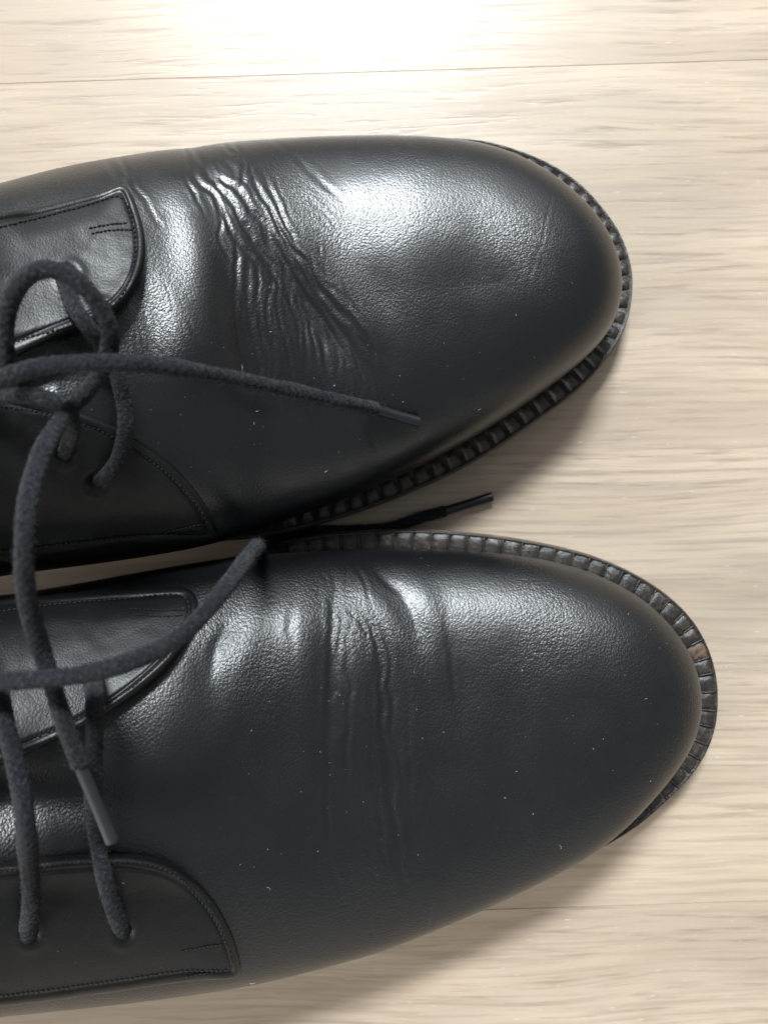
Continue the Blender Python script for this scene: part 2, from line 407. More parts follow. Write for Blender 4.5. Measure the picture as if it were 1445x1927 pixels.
def make_body(cfg):
    sh = Shoe()
    U = plan_curve(cfg['U'])                        # far-side back -> toe -> near-side back
    yc = 0.5*(U[0, 1]+U[-1, 1]); hx = cfg['heel_x']; hw = 36
    back = [(U[-1, 0]-32, U[-1, 1]+cfg['pinch'], 40), (hx+40, yc-hw, 36), (hx+14, yc-hw*.83, 34), (hx, yc, 34),
            (hx+14, yc+hw*.83, 34), (hx+40, yc+hw, 36), (U[0, 0]-32, U[0, 1]-cfg['pinch'], 40)]
    C = catmull(np.vstack([U, back]), 10, closed=True)
    C = smooth_closed(C, 25)
    nS = 1500
    C = resample(C, nS, closed=True, dims=2, weight=lambda p: np.where(p[:, 0] > -140, 1.0, .25))
    C = smooth_closed(C, 60)
    # ridge
    R = np.array([unproj(*p) for p in cfg['R']]); R = np.vstack([[(hx+20, yc, 62), (hx+60, yc, 74)], R])
    Rc = catmull(R, 10); Tx = R[-1, 0]
    xr = softmin(C[:, 0], np.full(nS, Tx), 30.); xr = np.maximum(xr, hx+22)
    ry = np.interp(xr, Rc[:, 0], Rc[:, 1]); rz = np.interp(xr, Rc[:, 0], Rc[:, 2])
    # opening at the back: the surface stops at the collar
    oc, ol, ow = hx+62, 52., 27.
    q = np.clip(1-((xr-oc)/ol)**2, 0, 1); w = ow*np.sqrt(q)
    sgn = np.where(C[:, 1] > ry, 1., -1.)
    heelmask = C[:, 0] < hx+22
    ryo = ry+sgn*w
    xo = np.where(heelmask, np.maximum(C[:, 0]+9, oc-ol), xr)
    ryo = np.where(heelmask, np.interp(C[:, 1], [yc-hw, yc+hw], [yc-hw*.6, yc+hw*.6]), ryo)
    Rp = np.stack([xo, ryo, rz], 1)
    tmp = smooth_closed(Rp, 120)
    bl = sstep(-150, -165, Rp[:, 0])[:, None]; Rp = Rp*(1-bl)+tmp*bl
    Rs = smooth_closed(Rp, 30)
    Rp = Rs
    n = cfg['n0']+(cfg['n1']-cfg['n0'])*sstep(-100, 60, C[:, 0])
    nA, nB = 135, 14
    zb = 10.6
    def build(C):
        cen = Rp[:, :2]-C[:, :2]; cl = np.linalg.norm(cen, axis=1)[:, None]; cen = cen/cl
        rows = []
        for k in range(nB):                              # tuck from welt to widest line
            t = k/nB; inset = cfg['tuck']*(1-t)**2
            rows.append(np.column_stack([C[:, :2]+cen*inset, zb+(C[:, 2]-zb)*t]))
        for k in range(nA+1):
            ph = (k/nA)*math.pi/2
            r = math.cos(ph)**(2/n) if k < nA else np.zeros(nS)
            r = np.asarray(r)*np.ones(nS)
            P = Rp[:, :2]+(C[:, :2]-Rp[:, :2])*r[:, None]; z = C[:, 2]+(Rp[:, 2]-C[:, 2])*math.sin(ph)**(2/n)
            rows.append(np.column_stack([P, z]))
        G = np.stack(rows, 1)
        for _ in range(14):
            A = G.copy(); A[:, 1:-1] = .5*G[:, 1:-1]+.125*(np.roll(G, 1, 0)[:, 1:-1]+np.roll(G, -1, 0)[:, 1:-1]+G[:, 2:]+G[:, :-2]); G = A
        return G
    # the widest line seen in the photo is the silhouette, which sits above the widest line in plan: fit it
    tgt = C.copy(); tp = np.stack([F*tgt[:, 0]/(H-tgt[:, 2]), F*tgt[:, 1]/(H-tgt[:, 2])], 1)
    T_ = np.roll(tp, -1, 0)-np.roll(tp, 1, 0); T_ /= np.linalg.norm(T_, axis=1)[:, None]
    O_ = np.stack([T_[:, 1], -T_[:, 0]], 1); O_ *= np.sign((O_*(tp-tp.mean(0))).sum(1).mean())
    for it in range(4):
        G = build(C)
        pj = np.stack([F*G[..., 0]/(H-G[..., 2]), F*G[..., 1]/(H-G[..., 2])], -1)
        e = ((pj*O_[:, None, :]).sum(-1)).max(1)-(tp*O_).sum(1)
        e = e*sstep(-175, -150, tgt[:, 0])*(H-C[:, 2])/F
        for _ in range(12): e = .5*e+.25*(np.roll(e, 1)+np.roll(e, -1))
        C[:, :2] -= O_*e[:, None]*.9
    G = build(C)
    nV = G.shape[1]; V = G.reshape(-1, 3)
    Fq = grid_faces(nS, nV, closed_u=True, flip=cfg['flip'])
    sh.C, sh.Rp, sh.hx, sh.yc = C, Rp, hx, yc
    # base surface for laying other parts
    base = V.copy()
    px = CX+F*V[:, 0]/(H-V[:, 2]); py = CY-F*V[:, 1]/(H-V[:, 2])
    du = np.roll(G, -1, 0)-np.roll(G, 1, 0); dv = np.gradient(G, axis=1)
    Nn = np.cross(du, dv).reshape(-1, 3); ln = np.linalg.norm(Nn, axis=1)[:, None]; Nn = Nn/(ln+1e-9)
    bad = ln[:, 0] < 1e-6; Nn[bad] = (0, 0, 1)
    flipn = Nn[:, 2] < 0
    s = -1 if (Nn[(V[:, 2] > 30)][:, 2] < 0).mean() > .5 else 1
    Nn *= s
    top = sstep(-.25, .1, Nn[:, 2])
    Bp = np.zeros(len(V))
    for (bx, by, rx, ry_, am) in cfg['bumps']: Bp += am*np.exp(-((px-bx)/rx)**2-((py-by)/ry_)**2)
    Db = Bp*sstep(.1, .6, Nn[:, 2])+crease_field(px, py, cfg['throat'])*sstep(.2, .8, Nn[:, 2])
    base = V+Nn*Db[:, None]
    D = crease_field(px, py, cfg['creases'])*top
    D += .10*vnoise(V, .05, 3)+.012*vnoise(V, .17, 5)
    Vd = base+Nn*D[:, None]
    sh.base_bvh = BVHTree.FromPolygons([tuple(v) for v in base], [tuple(int(i) for i in f) for f in Fq], epsilon=0)
    sh.body_bvh = BVHTree.FromPolygons([tuple(v) for v in Vd], [tuple(int(i) for i in f) for f in Fq], epsilon=0)
    sh.V, sh.F = Vd, Fq
    return sh

def cast(bvh, px, py):
    o = Vector((0, 0, H)); t = Vector(unproj(px, py, 0)); d = (t-o).normalized()
    loc, nrm, idx, dist = bvh.ray_cast(o, d)
    if loc is None: return None, None
    if nrm.dot(d) > 0: nrm = -nrm
    return np.array(loc), np.array(nrm)

# ------------------------------------------------------------------ flaps (facings)
def make_flap(name, sh, parent, poly, spine, thick, lift_fn=None, dimples=(), stitch_skip=None, label=None):
    B = resample(catmull(poly, 8, closed=True), 420, closed=True, dims=2)
    B = smooth_closed(B, 4)
    sa, sb = np.array(spine[0], float), np.array(spine[1], float); d = sb-sa; l2 = d@d
    t = np.clip(((B-sa)@d)/l2, 0, 1); SP = sa+t[:, None]*d; SP = smooth_closed(SP, 25)
    dist = np.linalg.norm(SP-B, axis=1)
    # rings: distances in px from the rim
    rings = [0, 0.01, 1.0, 2.5, 4.5, 7, 10, 13, 15, 17, 19, 21, 24, 28, 34]
    rest = np.linspace(0, 1, 34)[1:]
    nR = len(rings)+len(rest); nB = len(B)
    PX = np.zeros((nB, nR, 2)); DD = np.zeros((nB, nR))
    for j, r in enumerate(rings): DD[:, j] = np.minimum(r, dist*.9)
    for j, q in enumerate(rest): DD[:, len(rings)+j] = np.maximum(34, 0)*(1-q)+q*dist
    DD = np.minimum(DD, dist[:, None])
    PX = B[:, None, :]+(SP-B)[:, None, :]*(DD/dist[:, None])[:, :, None]
    P3 = np.zeros((nB, nR, 3)); NN = np.zeros((nB, nR, 3)); prev = None
    for i in range(nB):
        for j in range(nR):
            loc, n = cast(sh.base_bvh, *PX[i, j]); q = j
            while loc is None and q < nR-1:
                q += 1; loc, n = cast(sh.base_bvh, *PX[i, q])
            if loc is None: loc, n = prev
            P3[i, j] = loc; NN[i, j] = n; prev = (loc, n)
    for _ in range(6):
        NN[:, 1:-1] = (NN[:, 1:-1]+np.roll(NN, 1, 0)[:, 1:-1]+np.roll(NN, -1, 0)[:, 1:-1]+NN[:, 2:]+NN[:, :-2])
        NN /= np.linalg.norm(NN, axis=2)[:, :, None]
    A_ = B; Bq = np.roll(B, -1, 0); dv_ = Bq-A_; ll = (dv_**2).sum(1)+1e-9; flatpx = PX.reshape(-1, 2); TD = np.zeros(len(flatpx))
    for c0 in range(0, len(flatpx), 2000):
        q = flatpx[c0:c0+2000]; tt = np.clip(((q[:, None, :]-A_[None])*dv_[None]).sum(2)/ll, 0, 1)
        TD[c0:c0+2000] = np.sqrt(((q[:, None, :]-A_[None]-tt[..., None]*dv_[None])**2).sum(2)).min(1)
    TD = TD.reshape(DD.shape); TD[:, 0] = 0
    dmm = TD/7.8
    th = np.array([thick(b[0], b[1]) for b in B])
    for _ in range(60): th = .5*th+.25*(np.roll(th, 1)+np.roll(th, -1))
    th = th[:, None]
    rad = 1.2
    th = th+(float(th.max())-th)*sstep(1.0, 9.0, dmm)
    prof = th*np.sqrt(np.clip(1-(1-np.clip(dmm/rad, 0, 1))**2, 0, 1))
    prof += .2*np.exp(-((dmm-1.3)/.75)**2)*np.clip(th/1.6, 0, 1)-.42*np.exp(-((dmm-2.35)/.33)**2)
    prof[:, 0] = -1.5
    if lift_fn is not None:
        for i in range(nB):
            prof[i, :] += lift_fn(PX[i, :, 0], PX[i, :, 1], dmm[i])
        prof[:, 0] = prof[:, 1]-1.6
    flat = P3.reshape(-1, 3)
    prof += (.10*vnoise(flat, .12, 11)+.05*vnoise(flat, .4, 12)).reshape(prof.shape)
    for (x, y, r, dep) in dimples:
        q = np.hypot(PX[..., 0]-x, PX[..., 1]-y); prof -= dep*np.exp(-(q/r)**2)*(1) - dep*.25*np.exp(-((q-1.7*r)/(.6*r))**2)
    G = P3+NN*prof[..., None]
    sm = G.copy()
    for _ in range(3):
        sm[:, 16:-1] = .5*sm[:, 16:-1]+.125*(np.roll(sm, 1, 0)[:, 16:-1]+np.roll(sm, -1, 0)[:, 16:-1]+sm[:, 17:]+sm[:, 15:-2])
    V = sm.reshape(-1, 3)
    Fq = grid_faces(nB, nR, closed_u=True)
    cr = np.cross(V[Fq[:, 1]]-V[Fq[:, 0]], V[Fq[:, 2]]-V[Fq[:, 0]])
    if cr[:, 2].mean() < 0: Fq = Fq[:, ::-1].copy()
    o = mesh_obj(name, V, Fq, M_FLAP, parent)
    if label: o['label'] = label
    bvh = BVHTree.FromPolygons([tuple(v) for v in V], [tuple(int(k) for k in f) for f in Fq], epsilon=0)
    return o, bvh, B, SP

def capsule(path, r, nseg=6, flat=1.0):
    """small tube with closed ends along a 3D path"""
    P = np.asarray(path, float); T = np.gradient(P, axis=0); T /= np.linalg.norm(T, axis=1)[:, None]+1e-9
    up = np.array([0, 0, 1.]); V = []; Fc = []
    for i, (p, t) in enumerate(zip(P, T)):
        a = np.cross(up, t); a /= np.linalg.norm(a)+1e-9; b = np.cross(t, a)
        k = i/(len(P)-1); rr = r*(.35+.65*math.sin(math.pi*min(max(k, .04), .96))**.5)
        for s in range(nseg):
            w = 2*math.pi*s/nseg; V.append(p+rr*(math.cos(w)*a+flat*math.sin(w)*b))
    m = len(P)
    for i in range(m-1):
        for s in range(nseg): s2 = (s+1) % nseg; Fc.append((i*nseg+s, i*nseg+s2, (i+1)*nseg+s2, (i+1)*nseg+s))
    Fc.append(tuple(range(nseg-1, -1, -1))); Fc.append(tuple((m-1)*nseg+s for s in range(nseg)))
    return V, Fc

def stitches(name, bvh, px_path, parent, step=9.0, length=7.0, r=.22, lift=.10, z_bvh2=None):
    P = catmull(px_path, 8) if len(px_path) > 2 else np.array([np.linspace(px_path[0][k], px_path[1][k], 20) for k in (0, 1)]).T
    L, Q = arclen(P, dims=2); V = []; Fc = []; u = 0
    while u+length < L[-1]:
        pts = []
        jit = random.uniform(-1, 1)
        for k in range(5):
            uu = u+length*k/4
            x, y = np.interp(uu, L, P[:, 0]), np.interp(uu, L, P[:, 1])+jit*.6
            loc, n = cast(bvh, x, y)
            if loc is None: pts = []; break
            pts.append(loc+n*(lift+.12*math.sin(math.pi*k/4)-.05))
        if pts:
            v, f = capsule(pts, r*random.uniform(.85, 1.15)); b0 = len(V); V += v; Fc += [tuple(i+b0 for i in q) for q in f]
        u += step+random.uniform(-.5, .5)
    if V:
        o = mesh_obj(name, V, Fc, M_THREAD, parent); return o

# ------------------------------------------------------------------ laces
def make_lace(name, P, parent, r=1.58, fuzz=60, taper_end=0, mat=None):
    P = catmull(P, 16); L, _ = arclen(P); n = int(L[-1]/.22)
    P = resample(P, n)
    for _ in range(10): P[1:-1] = .5*P[1:-1]+.25*(P[:-2]+P[2:])
    T = np.gradient(P, axis=0); T /= np.linalg.norm(T, axis=1)[:, None]
    A = np.zeros_like(P); a = np.cross([0, .3, 1.], T[0]); A[0] = a/np.linalg.norm(a)
    for i in range(1, n):
        a = A[i-1]-T[i]*(A[i-1]@T[i]); A[i] = a/np.linalg.norm(a)
    Bn = np.cross(T, A)
    ns = 30; th = np.linspace(0, 2*np.pi, ns, endpoint=False)
    u = np.linspace(0, L[-1], n)[:, None]
    a1 = th[None, :]*6+u*2*np.pi/1.9; a2 = -th[None, :]*6+u*2*np.pi/1.9
    braid = np.maximum(np.sin(a1)**3, np.sin(a2)**3)
    seed = sum(map(ord, name))+int(P[0, 0])
    rr = r*(1+.085*braid+.06*vnoise(np.column_stack([np.repeat(u[:, 0], ns), np.tile(np.cos(th)*1.6, n), np.tile(np.sin(th)*1.6, n)]), .9, seed % 97).reshape(n, ns))
    rr = rr*(1+.05*np.sin(u/5.1+seed)+.03*np.sin(u/2.3))
    V = P[:, None, :]+rr[..., None]*(np.cos(th)[None, :, None]*A[:, None, :]+np.sin(th)[None, :, None]*Bn[:, None, :])
    # closed ends
    V = V.reshape(-1, 3); f = []
    iu = np.arange(n-1); js = np.arange(ns); I, J = np.meshgrid(iu, js, indexing='ij'); J2 = (J+1) % ns
    Fq = np.stack([I*ns+J, I*ns+J2, (I+1)*ns+J2, (I+1)*ns+J], -1).reshape(-1, 4)
    c0 = len(V); V = np.vstack([V, P[0]-T[0]*.4, P[-1]+T[-1]*.4])
    caps = [(c0, (j+1) % ns, j, j) for j in range(ns)]+[(c0+1, (n-1)*ns+j, (n-1)*ns+(j+1) % ns, (n-1)*ns+(j+1) % ns) for j in range(ns)]
    # fuzz: thin curved fibres, each two blades crossed
    nf = int(L[-1]*fuzz); rg = np.random.default_rng(seed)
    FV = []; FF = []; b = len(V)
    for k in range(nf):
        i = rg.integers(1, n-1); w = rg.uniform(0, 2*np.pi)
        rad = math.cos(w)*A[i]+math.sin(w)*Bn[i]; p = P[i]+rad*r*.98
        tang = T[i]*rg.choice([-1, 1])*rg.uniform(.3, 1)+np.cross(T[i], rad)*rg.uniform(-1, 1)
        ln = rg.uniform(.3, 1.3)*(1.9 if rg.random() < .06 else 1); out = rg.uniform(.1, .75)
        q0 = p; q1 = p+ln*.5*(tang*.8+rad*out); q2 = p+ln*(tang*rg.uniform(.5, 1)+rad*out*rg.uniform(.5, 1.3)+rg.normal(0, .25, 3))
        wd = np.cross(q2-q0, rad+1e-3); wd = wd/(np.linalg.norm(wd)+1e-9)*rg.uniform(.025, .055)
        FV += [q0-wd, q0+wd, q1+wd, q1-wd, q2]; s = b+5*k
        FF += [(s, s+1, s+2, s+3), (s+3, s+2, s+4, s+4)]
    V = np.vstack([V, np.array(FV)]) if FV else V
    faces = [tuple(x) for x in Fq.tolist()]+[c[:3] for c in caps]+[x if len(set(x)) == 4 else x[:3] for x in FF]
    return mesh_obj(name, V, faces, mat or M_LACE, parent)

def make_aglet(P0, P1, parent, r=1.38, r_end=1.42, label=None):
    P0, P1 = np.array(P0, float), np.array(P1, float); ax = P1-P0; Ln = np.linalg.norm(ax); t = ax/Ln
    a = np.cross(t, [0, 0, 1.]); a /= np.linalg.norm(a); b = np.cross(a, t); ns = 28
    prof = [(-.25, r*.93), (0, r*1.0), (.25, r*1.05), (.9, r*1.01), (Ln*.5, r*.97), (Ln-.9, r_end*.99), (Ln-.3, r_end*1.03), (Ln, r_end*.97), (Ln+.02, r_end*.70), (Ln-.5, r_end*.62), (Ln-.55, .02)]
    V = []; Fc = []
    for (u, rad) in prof:
        for s in range(ns):
            w = 2*math.pi*s/ns; k = 1+.05*math.cos(w*1+.6)-(.06 if s == 5 else 0)
            V.append(P0+t*u+rad*k*(math.cos(w)*a+.94*math.sin(w)*b))
    for i in range(len(prof)-1):
        for s in range(ns): s2 = (s+1) % ns; Fc.append((i*ns+s, i*ns+s2, (i+1)*ns+s2, (i+1)*ns+s))
    o = mesh_obj('aglet', V, Fc, M_AGLET, parent)
    if label: o['label'] = label
    return o

# ------------------------------------------------------------------ sole and welt
def make_sole(sh, cfg, parent):
    Wp = np.array([unproj(x, y, 11.0) for x, y in cfg['W']]); hx, yc = sh.hx, sh.yc; hw = 37
    back = [(Wp[-1, 0]-30, Wp[-1, 1]+cfg['pinch'], 11), (hx+40, yc-hw, 11), (hx+12, yc-hw*.84, 11), (hx-3, yc, 11), (hx+12, yc+hw*.84, 11), (hx+40, yc+hw, 11), (Wp[0, 0]-30, Wp[0, 1]-cfg['pinch'], 11)]
    C = smooth_closed(catmull(np.vstack([Wp, back]), 10, closed=True), 12)
    n = 900; C = resample(C, n, closed=True, dims=2); C = smooth_closed(C, 10); C[:, 2] = 10
    T = np.roll(C, -1, 0)-np.roll(C, 1, 0); T[:, 2] = 0; T /= np.linalg.norm(T, axis=1)[:, None]
    Nn = np.stack([T[:, 1], -T[:, 0], np.zeros(n)], 1)
    cen = C.mean(0); s = np.sign((Nn*(C-cen)).sum(1).mean()); Nn *= s          # outward
    def ring(off, z): R = C+Nn*off; R[:, 2] = z; return R
    spring = 4.0*sstep(C[:, 0].max()-70, C[:, 0].max(), C[:, 0])
    heel = np.zeros(n)
    # outsole: closed slab
    zlist = [(-14, 1.0), (-1.2, .2), (-.3, .9), (0, 2.2), (.25, 5.5), (.38, 7.4), (.1, 8.0), (-14, 8.0)]
    rows = [ring(o, 0) for o, z in zlist]
    for R, (o, z) in zip(rows, zlist): R[:, 2] = z+spring*(1-z/9.0)
    G = np.stack(rows, 1); V = G.reshape(-1, 3); nV = G.shape[1]
    Fq = grid_faces(n, nV, closed_u=True).tolist()
    Fq = [tuple(f) for f in Fq]; Fq.append(tuple(i*nV for i in range(n))[::-1])
    mesh_obj('outsole', V, Fq, M_SOLE, parent)
    # welt strip: mesh between the outsole and the upper
    zl = [(-.9, 8.02), (-.12, 8.2), (.05, 8.9), (-.10, 10.3), (-.30, 10.6), (-.75, 10.0), (-5, 9.6), (-12, 9.6), (-12, 8.02)]
    rows = [ring(o, z) for o, z in zl]; G = np.stack(rows, 1)
    wv = vnoise(G.reshape(-1, 3), .5, 9).reshape(n, len(zl)); G[..., 2] += .08*wv
    mesh_obj('welt', G.reshape(-1, 3), grid_faces(n, len(zl), closed_u=True), M_WELT, parent)
    # raised pads of the wheeled welt, one after another round the forepart
    L, _ = arclen(C, closed=True); pitch = cfg['pitch']; per = L[-1]
    u = 0; k = 0
    while u < per-pitch:
        pl = pitch*random.uniform(.93, 1.07); gap = cfg['gap']*random.uniform(.85, 1.2)
        um = u+pl/2; i = int(um/per*n) % n; c = C[i]
        vis = c[0] > (-30) and not (c[1] > cfg['hide_y'][1] and c[0] < -10) and not (c[1] < cfg['hide_y'][0] and c[0] < -10)
        if vis:
            V = []; na, nb = 7, 6
            j1, j2, j3 = random.uniform(-.12, .12), random.uniform(-.15, .15), random.uniform(-.1, .1)
            for a in range(na):
                ua = u+gap/2+(pl-gap)*a/(na-1); fi = ua/per*n; i0 = int(fi) % n; i1 = (i0+1) % n; f = fi-int(fi)
                p = C[i0]*(1-f)+C[i1]*f; nn = Nn[i0]*(1-f)+Nn[i1]*f
                for b_ in range(nb):
                    q = b_/(nb-1); off = -cfg['rim']-q*5.2
                    ea = min(a, na-1-a); eb = min(b_, nb-1-b_)
                    h = 9.9 if (ea == 0 or eb == 0) else cfg['pad_z']+j1+.25*j2*(a-3)/3-.18*((a-3)/3)**2+random.uniform(-.06, .06)-(.15 if ea == 1 or eb == 1 else 0)
                    if cfg['concave'] and ea > 1 and eb > 1: h -= cfg['concave']
                    pp = p+nn*off
                    if ea == 0 : pp = pp
                    V.append((pp[0], pp[1], h))
            Fq = grid_faces(na, nb, flip=(s > 0))
            cr = np.cross(np.array(V[Fq[0][1]])-np.array(V[Fq[0][0]]), np.array(V[Fq[0][2]])-np.array(V[Fq[0][0]]))
            if cr[2] < 0: Fq = Fq[:, ::-1].copy()
            px = CX+F*c[0]/(H-10); py = CY-F*c[1]/(H-10)
            sc = cfg['scuff'] and math.hypot(px-cfg['scuff'][0], py-cfg['scuff'][1]) < 15
            o = mesh_obj('welt_segment', V, Fq, M_SCUFF if sc else M_WELT, parent)
            if sc: o['label'] = 'welt segment scuffed down to tan leather at the toe'
            if cfg['ribs']:
                fi = u/per*n; i0 = int(fi) % n; p = C[i0]; nn = Nn[i0]; jt = random.uniform(-.1, .1)
                pts = [(p[0]-nn[0]*q, p[1]-nn[1]*q, 10.45+jt-.1*abs(q-3)/3) for q in (.4, 1.4, 2.6, 3.8, 5.4)]
                v_, f_ = capsule(pts, .26*random.uniform(.8, 1.15), 6); mesh_obj('welt_rib', v_, f_, M_WELT, parent)
        u += pl; k += 1
    # heel block
    m = (C[:, 0] < hx+70)
    Hc = C[m]; order = np.argsort(np.arctan2(Hc[:, 1]-yc, Hc[:, 0]-(hx+40))); Hc = Hc[order]
    V = [(p[0], p[1], 0.0) for p in Hc]+[(p[0], p[1], 1.4) for p in Hc]; k = len(Hc)
    mesh_obj('heel_pad', V, [tuple(range(k))[::-1], tuple(range(k, 2*k))]+[(i, (i+1) % k, k+(i+1) % k, k+i) for i in range(k)], M_SOLE, parent, smooth=False)
    return C

def make_lining(sh, parent):
    """collar roll, inner lining and insole of the opening behind the laces"""
    idx = np.where(sh.Rp[:, 0] < -158)[0]
    # contour of the opening in order
    E = sh.Rp[idx]
    # cut where closed: indices are contiguous modulo n
    n = len(sh.Rp); st = [i for i in idx if (i-1) % n not in set(idx.tolist())]
    i0 = st[0]; E = np.array([sh.Rp[(i0+k) % n] for k in range(len(idx))]); E = resample(E, 160, dims=2)
    c = E.mean(0); rows = []
    for (k, dz) in ((1.0, 0.15), (.985, 1.0), (.96, 1.2), (.93, .6), (.92, -3), (.98, -18), (1.02, -36), (1.0, -50), (.6, -54), (.05, -54)):
        R = c+(E-c)*k; R[:, 2] = E[:, 2]+dz if dz > -19 else c[2]+dz; rows.append(R)
    G = np.stack(rows, 1); mesh_obj('lining', G.reshape(-1, 3), grid_faces(len(E), len(rows), closed_u=True), M_LINING, parent)

def finish_shoe(sh, cfg, root):
    up = mesh_obj('vamp', sh.V, sh.F, cfg['mat'], root)
    # face orientation check
    V, Fq = sh.V, sh.F; cr = np.cross(V[Fq[:, 1]]-V[Fq[:, 0]], V[Fq[:, 2]]-V[Fq[:, 0]])
    if cr[V[Fq[:, 0], 2] > 30][:, 2].mean() < 0:
        up.data.flip_normals()
    return up

# ------------------------------------------------------------------ shoe definitions (photo pixels + height in mm)
U1 = [(-120, 372, 46), (0, 345, 43), (100, 318, 39), (200, 298, 36), (330, 279, 32), (450, 266, 29), (560, 258, 27), (640, 255, 25), (740, 254, 24), (830, 258, 22),
      (915, 270, 21), (985, 295, 20), (1050, 333, 19), (1105, 382, 19), (1143, 432, 18), (1164, 485, 18), (1171, 530, 18), (1165, 575, 18), (1147, 620, 18),
      (1110, 665, 18), (1060, 708, 18), (1000, 752, 19), (930, 799, 20), (850, 846, 21), (760, 892, 22), (680, 927, 23), (600, 957, 24), (500, 992, 26),
      (400, 1024, 30), (300, 1044, 34), (150, 1066, 39), (0, 1083, 43), (-120, 1094, 46)]
W1 = [(-120, 408), (0, 380), (150, 350), (330, 317), (500, 291), (650, 276), (750, 262), (850, 257), (915, 263), (960, 275), (1010, 293), (1060, 319), (1100, 350),
      (1140, 395), (1170, 440), (1187, 490), (1192, 530), (1186, 590), (1165, 640), (1130, 690), (1080, 740), (1010, 790), (930, 845), (850, 890), (760, 930),
      (680, 960), (600, 985), (500, 1008), (440, 1015), (300, 1025), (150, 1042), (0, 1055), (-120, 1065)]
R1 = [(-330, 745, 92), (-150, 722, 88), (0, 712, 79), (200, 692, 68.5), (400, 648, 58.5), (500, 622, 51), (600, 598, 46.6), (700, 572, 44.9), (780, 552, 44.0), (880, 538, 42.3), (940, 532, 41.8)]
U2 = [(-120, 1135, 46), (0, 1122, 43), (100, 1106, 39), (200, 1088, 36), (300, 1070, 32), (400, 1054, 28), (500, 1043, 24), (600, 1037, 21), (700, 1033, 19), (800, 1033, 18),
      (900, 1037, 18), (1000, 1048, 18), (1080, 1066, 18), (1150, 1093, 18), (1215, 1132, 18), (1265, 1180, 18), (1302, 1238, 18), (1320, 1300, 18), (1318, 1360, 18),
      (1298, 1415, 18), (1262, 1467, 19), (1215, 1522, 20), (1165, 1571, 20), (1110, 1612, 21), (1050, 1645, 21), (960, 1690, 22), (860, 1735, 23), (760, 1775, 24),
      (700, 1797, 24), (600, 1825, 26), (465, 1858, 30), (300, 1882, 34), (150, 1899, 39), (0, 1914, 43), (-120, 1924, 46)]
W2 = [(-120, 1160), (0, 1146), (150, 1120), (300, 1088), (400, 1062), (480, 1036), (560, 1014), (640, 1003), (740, 998), (830, 1000), (920, 1008), (1000, 1020), (1080, 1037),
      (1150, 1060), (1220, 1095), (1280, 1140), (1320, 1190), (1345, 1250), (1353, 1310), (1348, 1370), (1330, 1420), (1300, 1465), (1250, 1515), (1190, 1565),
      (1110, 1610), (1030, 1643), (950, 1676), (860, 1710), (760, 1745), (600, 1790), (465, 1820), (300, 1842), (150, 1854), (0, 1862), (-120, 1868)]
R2 = [(-330, 1590, 92), (-150, 1560, 88), (0, 1532, 79), (200, 1497, 68.5), (400, 1450, 59.5), (600, 1396, 50.5), (800, 1366, 43.5), (950, 1342, 41.3), (1080, 1322, 41)]

CFG1 = dict(U=U1, W=W1, R=R1, heel_x=-222, pinch=14, tuck=3.2, n0=2.05, n1=2.55, flip=False, creases=CREASE1, throat=THROAT1, mat=M_LEATHER, bumps=[(345, 665, 75, 115, 2.2), (560, 470, 70, 110, .5), (790, 430, 170, 140, .35), (325, 430, 60, 75, -.8)],
            pitch=5.1, gap=1.3, rim=.8, pad_z=10.9, concave=0, ribs=0, hide_y=(-12, 60), scuff=None)
CFG2 = dict(U=U2, W=W2, R=R2, heel_x=-205, pinch=14, tuck=3.2, n0=2.05, n1=2.55, flip=False, creases=CREASE2, throat=THROAT2, mat=M_LEATHER_DULL, bumps=[(310, 1400, 75, 120, 1.7), (560, 1200, 60, 100, .8)],
            pitch=5.2, gap=.30, rim=.62, pad_z=10.55, concave=.12, ribs=1, hide_y=(-60, 40), scuff=(1322, 1212))

root1 = empty('derby_shoe'); root2 = empty('derby_shoe')
root1['label'] = 'upper black leather shoe with many sharp vamp creases and a lace tip lying on it'
root2['label'] = 'lower black leather shoe with few soft creases and a tan scuff on its welt'
for r_ in (root1, root2): r_['category'] = 'shoe'; r_['group'] = 'pair of black lace-up shoes on the floor'

sh1 = make_body(CFG1); finish_shoe(sh1, CFG1, root1); make_sole(sh1, CFG1, root1); make_lining(sh1, root1)
sh2 = make_body(CFG2); finish_shoe(sh2, CFG2, root2); make_sole(sh2, CFG2, root2); make_lining(sh2, root2)

# --- facings
F1A = [(-250, 700), (-100, 686), (0, 667), (80, 648), (150, 626), (205, 604), (240, 573), (262, 535), (272, 490), (270, 440), (260, 398), (247, 366), (230, 353), (190, 361), (100, 385), (0, 409), (-100, 430), (-250, 458)]
F1B = [(-250, 738), (-100, 738), (0, 746), (60, 755), (130, 770), (200, 795), (260, 829), (320, 871), (365, 918), (395, 963), (411, 1000), (404, 1014), (330, 1019), (230, 1028), (100, 1043), (0, 1055), (-100, 1064), (-250, 1074)]
F2A = [(-250, 1150), (-100, 1143), (0, 1133), (100, 1120), (200, 1112), (300, 1106), (352, 1108), (372, 1130), (372, 1170), (350, 1215), (310, 1265), (250, 1314), (170, 1360), (80, 1400), (0, 1428), (-100, 1455), (-250, 1490)]
F2B = [(-250, 1640), (-100, 1630), (0, 1622), (100, 1610), (180, 1604), (260, 1606), (320, 1622), (370, 1658), (410, 1705), (438, 1760), (453, 1815), (450, 1833), (430, 1838), (350, 1845), (200, 1867), (100, 1881), (0, 1893), (-100, 1902), (-250, 1910)]

